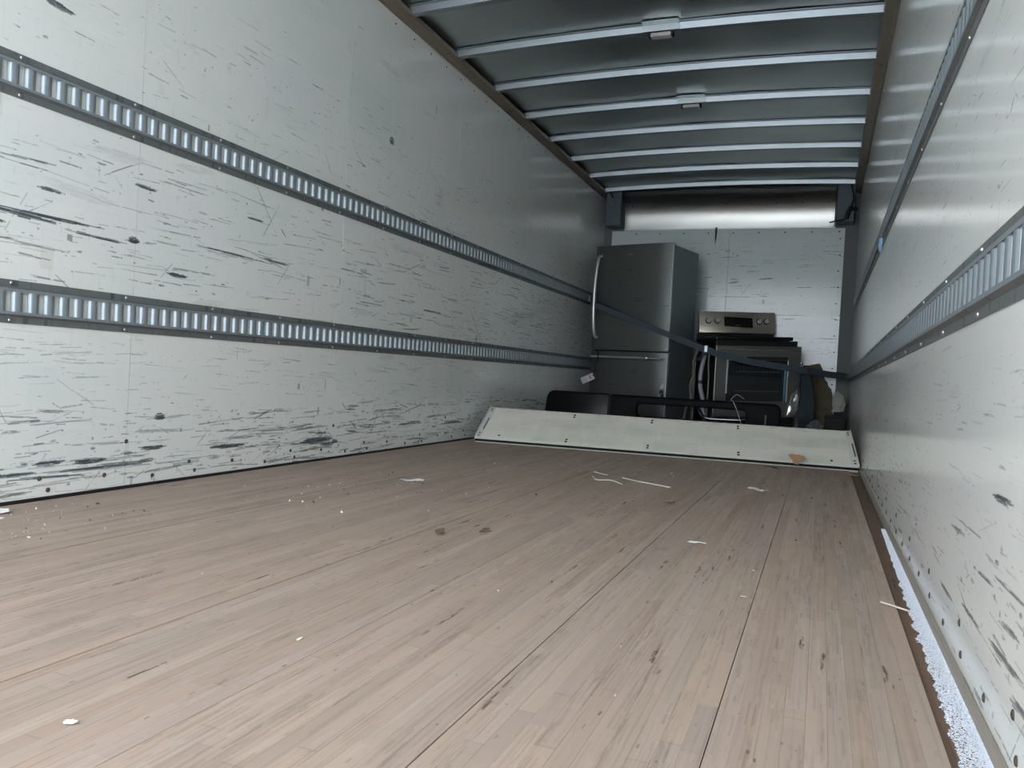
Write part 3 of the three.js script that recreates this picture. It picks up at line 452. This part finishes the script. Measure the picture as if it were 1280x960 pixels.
// ---------------------------------------------------------------- white door section lying against the cargo
{
  const L = 2.34, Hp = 0.415, th = 0.028, lean = Math.atan2(0.37, 0.188);
  const t = thing('door_panel', 'long off white roll up door section lying tilted across the floor', 'panel', [0.100, 0.0, -4.695], Math.atan2(0.307, 2.321));
  const [c, x] = canvas(2048, 384), r = rng(41); x.fillStyle = 'rgb(242,239,226)'; x.fillRect(0, 0, 2048, 384);
  for (let i = 0; i < 160; i++) { x.fillStyle = r() < 0.5 ? 'rgba(170,178,166,0.07)' : 'rgba(240,240,234,0.08)'; const s = 20 + r() * 120; x.fillRect(r() * 2048, r() * 384, s * 2, s); }
  for (let i = 0; i < 220; i++) { x.fillStyle = `rgba(120,116,96,${0.06 + 0.14 * r()})`; x.fillRect(r() * 2048, r() * r() * 40, 10 + r() * 40, 2 + r() * 6); }
  for (let i = 0; i < 60; i++) { x.fillStyle = `rgba(90,90,80,${0.1 + 0.2 * r()})`; x.fillRect(r() * 2048, r() * 384, 1 + r() * 8, 1 + r() * 3); }
  x.strokeStyle = 'rgba(240,246,246,0.6)'; x.lineWidth = 5; for (const [a, b, d, e] of [[1452, 190, 1440, 275], [1472, 185, 1462, 275], [1506, 188, 1488, 275], [1508, 190, 1520, 275], [1493, 245, 1516, 242]]) { x.beginPath(); x.moveTo(a, b); x.lineTo(d, e); x.stroke(); }
  const lay = (m) => { m.rotation.x = -lean; return m; };   // local y of the part runs up the sloping face, z is the face normal
  const cream = std(0xd9d9d0, 0.45), creamMap = std(0xffffff, 0.42, 0, { map: texture(c) });
  const face = lay(obj('core', rbox(0.0, L, 0.0, Hp, 0.0, th, 0.003), cream, t));
  const fg = new THREE.PlaneGeometry(L - 0.07, Hp - 0.01, 1, 1); 
  obj('face_sheet', (() => { const g = new THREE.BoxGeometry(L - 0.08, Hp - 0.012, 0.0016); g.translate(L / 2, Hp / 2 + 0.004, th + 0.0008); return g; })(), creamMap, face);
  obj('groove', rbox(0.004, L - 0.004, -0.004, 0.002, 0.006, th - 0.004, 0.001), boltHole, face);
  obj('bottom_lip', rbox(0.01, L - 0.01, -0.014, -0.003, -0.001, 0.009, 0.002), std(0xcfcdc4, 0.5), face);
  for (const x0 of [0.004, L - 0.040]) {
    const st = obj('end_stile', rbox(x0, x0 + 0.036, 0.004, Hp - 0.002, th, th + 0.005, 0.002), std(0xdcddd5, 0.45), face);
    for (const yy of [0.03, 0.06, 0.36, 0.385]) obj('bolt_hole', new THREE.CylinderGeometry(0.006, 0.006, 0.002, 10).rotateX(Math.PI / 2).translate(x0 + 0.018, yy, th + 0.006), boltHole, st);
    obj('slot', rbox(x0 + 0.024, x0 + 0.032, 0.11, 0.26, th + 0.004, th + 0.0062, 0.001), std(0x4a4b46, 0.6), st);
    obj('rim', rbox(x0 > 1 ? x0 + 0.034 : x0 - 0.003, x0 > 1 ? x0 + 0.039 : x0 + 0.002, 0.004, Hp, th - 0.004, th + 0.014, 0.002), std(0xe0e0d8, 0.45), st);
  }
  const hd = dome(0.0085, 0.004).rotateX(Math.PI / 2);
  for (const bx of [0.155, 0.60, 1.115, 1.66, 2.19]) for (const yy of bx < 0.2 || bx > 2 ? [0.05] : [0.035, 0.062, 0.352, 0.380]) obj('bolt', hd, std(0x35332e, 0.6, 0.5), face).position.set(bx, yy, th + 0.0016);
  for (const bx of [0.3, L - 0.3]) { const f = obj('hinge_leg', rbox(bx - 0.03, bx + 0.03, 0.0, 0.150, -0.31, -0.295, 0.002), std(0x6b6d6e, 0.5, 0.6), t); f.name = bx < 1 ? 'hinge_leg' : 'hinge_leg_001'; }
}
// ---------------------------------------------------------------- things in the front right corner
{
  const s = obj('plastic_sheet', crumple([[-0.06, 0.0], [0.045, 0.0], [0.060, 0.12], [0.068, 0.30], [0.05, 0.44], [0.018, 0.56], [-0.05, 0.56]], 6, 0.012, 51, 0.008, 0.002, 3), new THREE.MeshPhysicalMaterial({ color: 0x27353e, roughness: 0.35, clearcoat: 0.3 }));
  s.position.set(2.07, 0.02, -7.33); s.rotation.set(-0.03, 0.35, 0); tag(s, 'dark blue grey sheet with a bowed edge standing between the range and the cardboard', 'sheet');
  const b = obj('crumpled_cardboard', crumple([[-0.14, 0.02], [-0.02, 0.0], [0.12, 0.10], [0.155, 0.34], [0.135, 0.46], [0.075, 0.56], [0.02, 0.70], [-0.13, 0.68], [-0.15, 0.50], [-0.11, 0.3]], 9, 0.05, 52, 0.006, 0.012, 5), std(0x5a5344, 0.85));
  b.position.set(2.145, 0.0, -7.60); b.rotation.set(-0.16, 0.05, 0); tag(b, 'large crumpled brown cardboard sheet standing in the far right corner', 'cardboard');
  const f = obj('torn_wrapping', crumple([[-0.05, 0.0], [0.05, 0.0], [0.062, 0.09], [0.03, 0.16], [-0.01, 0.2], [-0.045, 0.14]], 5, 0.04, 53, 0.004, 0.012, 12), std(0xa3a19a, 0.8));
  f.position.set(2.335, 0.27, -7.50); f.rotation.set(-0.3, -0.2, 0); tag(f, 'small torn pale wrapping in the right corner above the black crate', 'wrapping');
  const k = thing('plastic_crate', 'black plastic crate in the right corner behind the end of the white panel', 'crate', [2.23, 0, -7.27], -0.05);
  const cr = std(0x07080a, 0.7);
  obj('crate_body', merge([rbox(0, 0.17, 0, 0.015, -0.22, 0, 0.004), rbox(0, 0.17, 0, 0.235, -0.015, 0, 0.004), rbox(0, 0.17, 0, 0.235, -0.22, -0.205, 0.004), rbox(0, 0.014, 0, 0.235, -0.22, 0, 0.004), rbox(0.156, 0.17, 0, 0.235, -0.22, 0, 0.004)]), cr, k);
  obj('rim', merge([rbox(-0.008, 0.178, 0.222, 0.245, -0.004, 0.01, 0.003), rbox(-0.008, 0.178, 0.222, 0.245, -0.23, -0.216, 0.003)]), cr, k);
  const q = obj('crumpled_foil', crumple([[-0.06, 0.0], [0.05, 0.01], [0.07, 0.06], [0.02, 0.12], [-0.03, 0.10], [-0.07, 0.05]], 6, 0.06, 54, 0.003, 0.02, 16), std(0x7d8488, 0.4, 0.5));
  q.position.set(2.15, 0.09, -7.25); q.rotation.set(-0.5, 0.1, 0); tag(q, 'crumpled grey foil scrap in front of the black crate', 'foil');
}
// ---------------------------------------------------------------- cables in the upper front corners, scraps on the walls
{
  const t = thing('wire_bundle', 'black taped wire bundle dangling in the upper right front corner', 'cable');
  obj('wire', tube([[2.335, 2.33, -7.72], [2.352, 2.27, -7.73], [2.36, 2.20, -7.73], [2.34, 2.13, -7.73], [2.32, 2.06, -7.73], [2.305, 2.02, -7.735], [2.25, 2.008, -7.735], [2.17, 1.995, -7.76]], 0.007, 60, 8), blackRubber, t);
  obj('tape', tube([[2.342, 2.13, -7.73], [2.318, 2.055, -7.73], [2.312, 2.02, -7.733]], 0.018, 16, 10), blackRubber, t);
  obj('wire_end', tube([[2.31, 2.075, -7.725], [2.35, 2.10, -7.725], [2.40, 2.11, -7.72]], 0.014, 16, 8), blackRubber, t);
}
tag(obj('wire_stub', tube([[0.09, 2.335, -7.735], [0.11, 2.31, -7.735], [0.125, 2.27, -7.74]], 0.008, 16, 8), blackRubber), 'short black wire stub hanging at the upper left front corner', 'cable');
tag(obj('frayed_strip', crumple([[-0.01, 0.17], [0.012, 0.17], [0.006, 0.05], [-0.004, 0.0], [-0.008, 0.08]], 3, 0.004, 61, 0.003, 0.003), blackRubber).translateX(1.135).translateY(1.83).translateZ(-D + 0.018), 'black frayed strip hanging on the front wall under the curved cap', 'strip');
{ const m = obj('blue_scrap', crumple([[-0.010, 0.07], [0.010, 0.07], [0.011, 0.02], [0.004, 0.0], [-0.010, 0.02]], 3, 0.005, 62, 0.003, 0.004), std(0x8fb6d2, 0.6)); m.position.set(W - 0.018, 1.135, -4.15); m.rotation.y = -0.9; tag(m, 'small blue tape scrap hanging from the upper right cargo track', 'tape'); }

// ---------------------------------------------------------------- litter on the floor
{
  const white = std(0xe6e6e6, 0.8), kraft = std(0xa5835f, 0.85), straw = std(0xd2cdc0, 0.8), leaf = std(0x5f4a3c, 0.9);
  const flat = (m, x, z, turn, y = 0.004) => { m.rotation.set(-Math.PI / 2, 0, turn); m.position.set(x, y, z); return m; };
  const sheet = (w, d, seed, amp = 0.008) => { const r = rng(seed), o = []; for (let i = 0; i < 8; i++) { const a = i / 8 * Math.PI * 2; o.push([Math.cos(a) * w * (0.6 + r() * 0.6), Math.sin(a) * d * (0.6 + r() * 0.6)]); } return crumple(o, 3, amp, seed, 0.0012, w * 0.25, 20); };
  tag(flat(obj('paper_scrap', sheet(0.045, 0.035, 71), white), 0.075, -1.50, 0.3, 0.007), 'largest torn white paper scrap at the foot of the left wall', 'paper');
  tag(flat(obj('paper_scrap', sheet(0.03, 0.016, 72), white), 0.29, -1.26, 0.1, 0.006), 'white paper scrap by the left picture edge, farther of the two side by side', 'paper');
  tag(flat(obj('paper_scrap', sheet(0.022, 0.014, 73), white), 0.335, -1.215, 0.2, 0.006), 'white paper scrap by the left picture edge, nearer of the two side by side', 'paper');
  tag(flat(obj('paper_scrap', sheet(0.008, 0.006, 74), white), 1.339, -0.713, 0.2, 0.003), 'tiny white paper scrap alone near the lower left corner of the picture', 'paper');
  tag(flat(obj('paper_scrap', sheet(0.055, 0.02, 75), white), 0.66, -2.83, 0.4, 0.006), 'long white paper scrap lying farthest back near the left wall', 'paper');
  tag(flat(obj('paper_scrap', sheet(0.03, 0.008, 76), white), 1.874, -2.321, 0.1, 0.004), 'short white paper scrap in the middle of the floor before the white panel', 'paper');
  tag(flat(obj('paper_scrap', sheet(0.008, 0.007, 77), white), 2.052, -1.80, 0.1, 0.003), 'white chip beside the second seam from the right wall', 'paper');
  const kb = obj('cardboard_scrap', crumple([[-0.05, 0.03], [-0.02, 0.04], [0.045, 0.036], [0.05, 0.015], [0.02, 0.0], [0.012, -0.035], [-0.01, -0.03], [-0.02, -0.005]], 4, 0.006, 81, 0.003, 0.006, 14), kraft); kb.position.set(2.075, 0.045, -4.885); kb.rotation.set(-0.7, 0.1, 0); tag(kb, 'torn brown cardboard scrap leaning on the bottom edge of the white panel', 'cardboard');
  tag(flat(obj('cardboard_scrap', sheet(0.04, 0.035, 82), std(0xb98d62, 0.85)), 2.372, -4.72, 0.6, 0.006), 'small orange brown cardboard scrap in the right corner before the white panel', 'cardboard');
  tag(flat(obj('wood_chips', sheet(0.05, 0.014, 83, 0.012), straw), 1.943, -3.644, 0.1, 0.008), 'pale wood chip pile on the floor before the white panel', 'wood chips');
  for (const [pts, lab] of [[[[1.18, 0.004, -3.72], [1.24, 0.004, -3.66], [1.27, 0.007, -3.62]], 'short straw stalk, topmost of the three straws on the floor'], [[[1.22, 0.004, -3.55], [1.27, 0.004, -3.44], [1.33, 0.006, -3.46], [1.40, 0.004, -3.38]], 'crooked straw stalk, nearest of the three straws on the floor'], [[[1.35, 0.004, -3.60], [1.44, 0.007, -3.51], [1.50, 0.004, -3.50], [1.60, 0.004, -3.44]], 'long straw stalk, rightmost of the three straws before the white panel']])
    tag(obj('straw', tube(pts, 0.0028, 24, 5), straw), lab, 'straw');
  tag(obj('straw', tube([[2.335, 0.004, -1.93], [2.36, 0.006, -1.90], [2.39, 0.002, -1.89]], 0.002, 12, 5), straw), 'single straw beside the frost at the right wall', 'straw');
  tag(flat(obj('dry_leaf', sheet(0.014, 0.017, 84, 0.016), leaf), 1.21, -1.99, 0.5, 0.010), 'curled brown leaf bit in the middle left of the floor', 'leaf');
  tag(flat(obj('dry_leaf', sheet(0.02, 0.008, 85, 0.010), leaf), 1.30, -2.10, 0.9, 0.006), 'flat dark leaf bit right beside the curled one', 'leaf');
  tag(flat(obj('dry_leaf', sheet(0.03, 0.014, 86, 0.01), leaf), 1.68, -3.0, 0.9, 0.006), 'reddish leaf bit on the floor below the straws', 'leaf');
  tag(flat(obj('dry_leaf', sheet(0.05, 0.012, 87, 0.01), std(0x5a4636, 0.9)), 1.96, -4.72, 0.2, 0.006), 'dark leaf litter just before the bottom edge of the white panel', 'leaf');
  // crumbs nobody could count
  const g = new THREE.TetrahedronGeometry(0.0028, 1), n = 230, im = new THREE.InstancedMesh(g, std(0xdcd8d0, 0.85), n), r = rng(91), mt = new THREE.Matrix4(), q = new THREE.Quaternion(), e = new THREE.Euler();
  for (let i = 0; i < n; i++) {
    const m = r(); let x, z;
    if (m < 0.22) { x = 0.35 + r() * 0.5; z = -2.0 - r() * 0.8; x += (z + 2.4) * -0.1; } else if (m < 0.45) { x = 0.1 + r() * 0.35; z = -1.2 - r() * 0.6; } else { x = 0.2 + r() * 2.1; z = -0.9 - Math.pow(r(), 0.7) * 3.9; }
    q.setFromEuler(e.set(r() * 6, r() * 6, r() * 6)); const s = 0.4 + r() * r() * 1.6; mt.compose(new THREE.Vector3(x, 0.0018, z), q, new THREE.Vector3(s * (1 + r()), s * 0.5, s)); im.setMatrixAt(i, mt); im.setColorAt(i, new THREE.Color().setScalar(r() < 0.25 ? 0.12 : 0.9));
  }
  im.name = 'floor_crumbs'; im.userData = { kind: 'stuff', label: 'scattered pale crumbs and chips all over the wooden floor', category: 'litter' }; scene.add(im);
}
{ // frost blown in along the foot of the right wall
  const r = rng(101), n = 60000, g = new THREE.TetrahedronGeometry(0.0008, 0), im = new THREE.InstancedMesh(g, std(0xdde2ec, 0.9), n), mt = new THREE.Matrix4(), q = new THREE.Quaternion(), e = new THREE.Euler(), P = [];
  for (let i = 0; i < n; i++) {
    const z = -0.6 - 2.4 * Math.pow(r(), 1.25), w = 0.012 + 0.044 * Math.max(0, 1 - (-z - 0.6) / 2.4) * (0.75 + 0.5 * noise.noise(z * 22, 1, 3)) ;
    const x = W - 0.010 - w * Math.pow(r(), 2.0 + 1.2 * noise.noise(z * 140, 4, 2)); q.setFromEuler(e.set(r() * 0.8 - 0.4, (r() - 0.5) * 1.6 - 0.35, r() * 0.6 - 0.3)); const s = 0.5 + r() * 0.9;
    mt.compose(new THREE.Vector3(x, -0.0055 + 0.004 * r(), z), q, new THREE.Vector3(s * (1.2 + 4 * r() * r()), s * 0.8, s * 0.55)); im.setMatrixAt(i, mt);
  }
  im.name = 'frost'; im.userData = { kind: 'stuff', label: 'white frost along the foot of the right wall', category: 'frost' }; scene.add(im);
}
renderer.render(scene, camera);
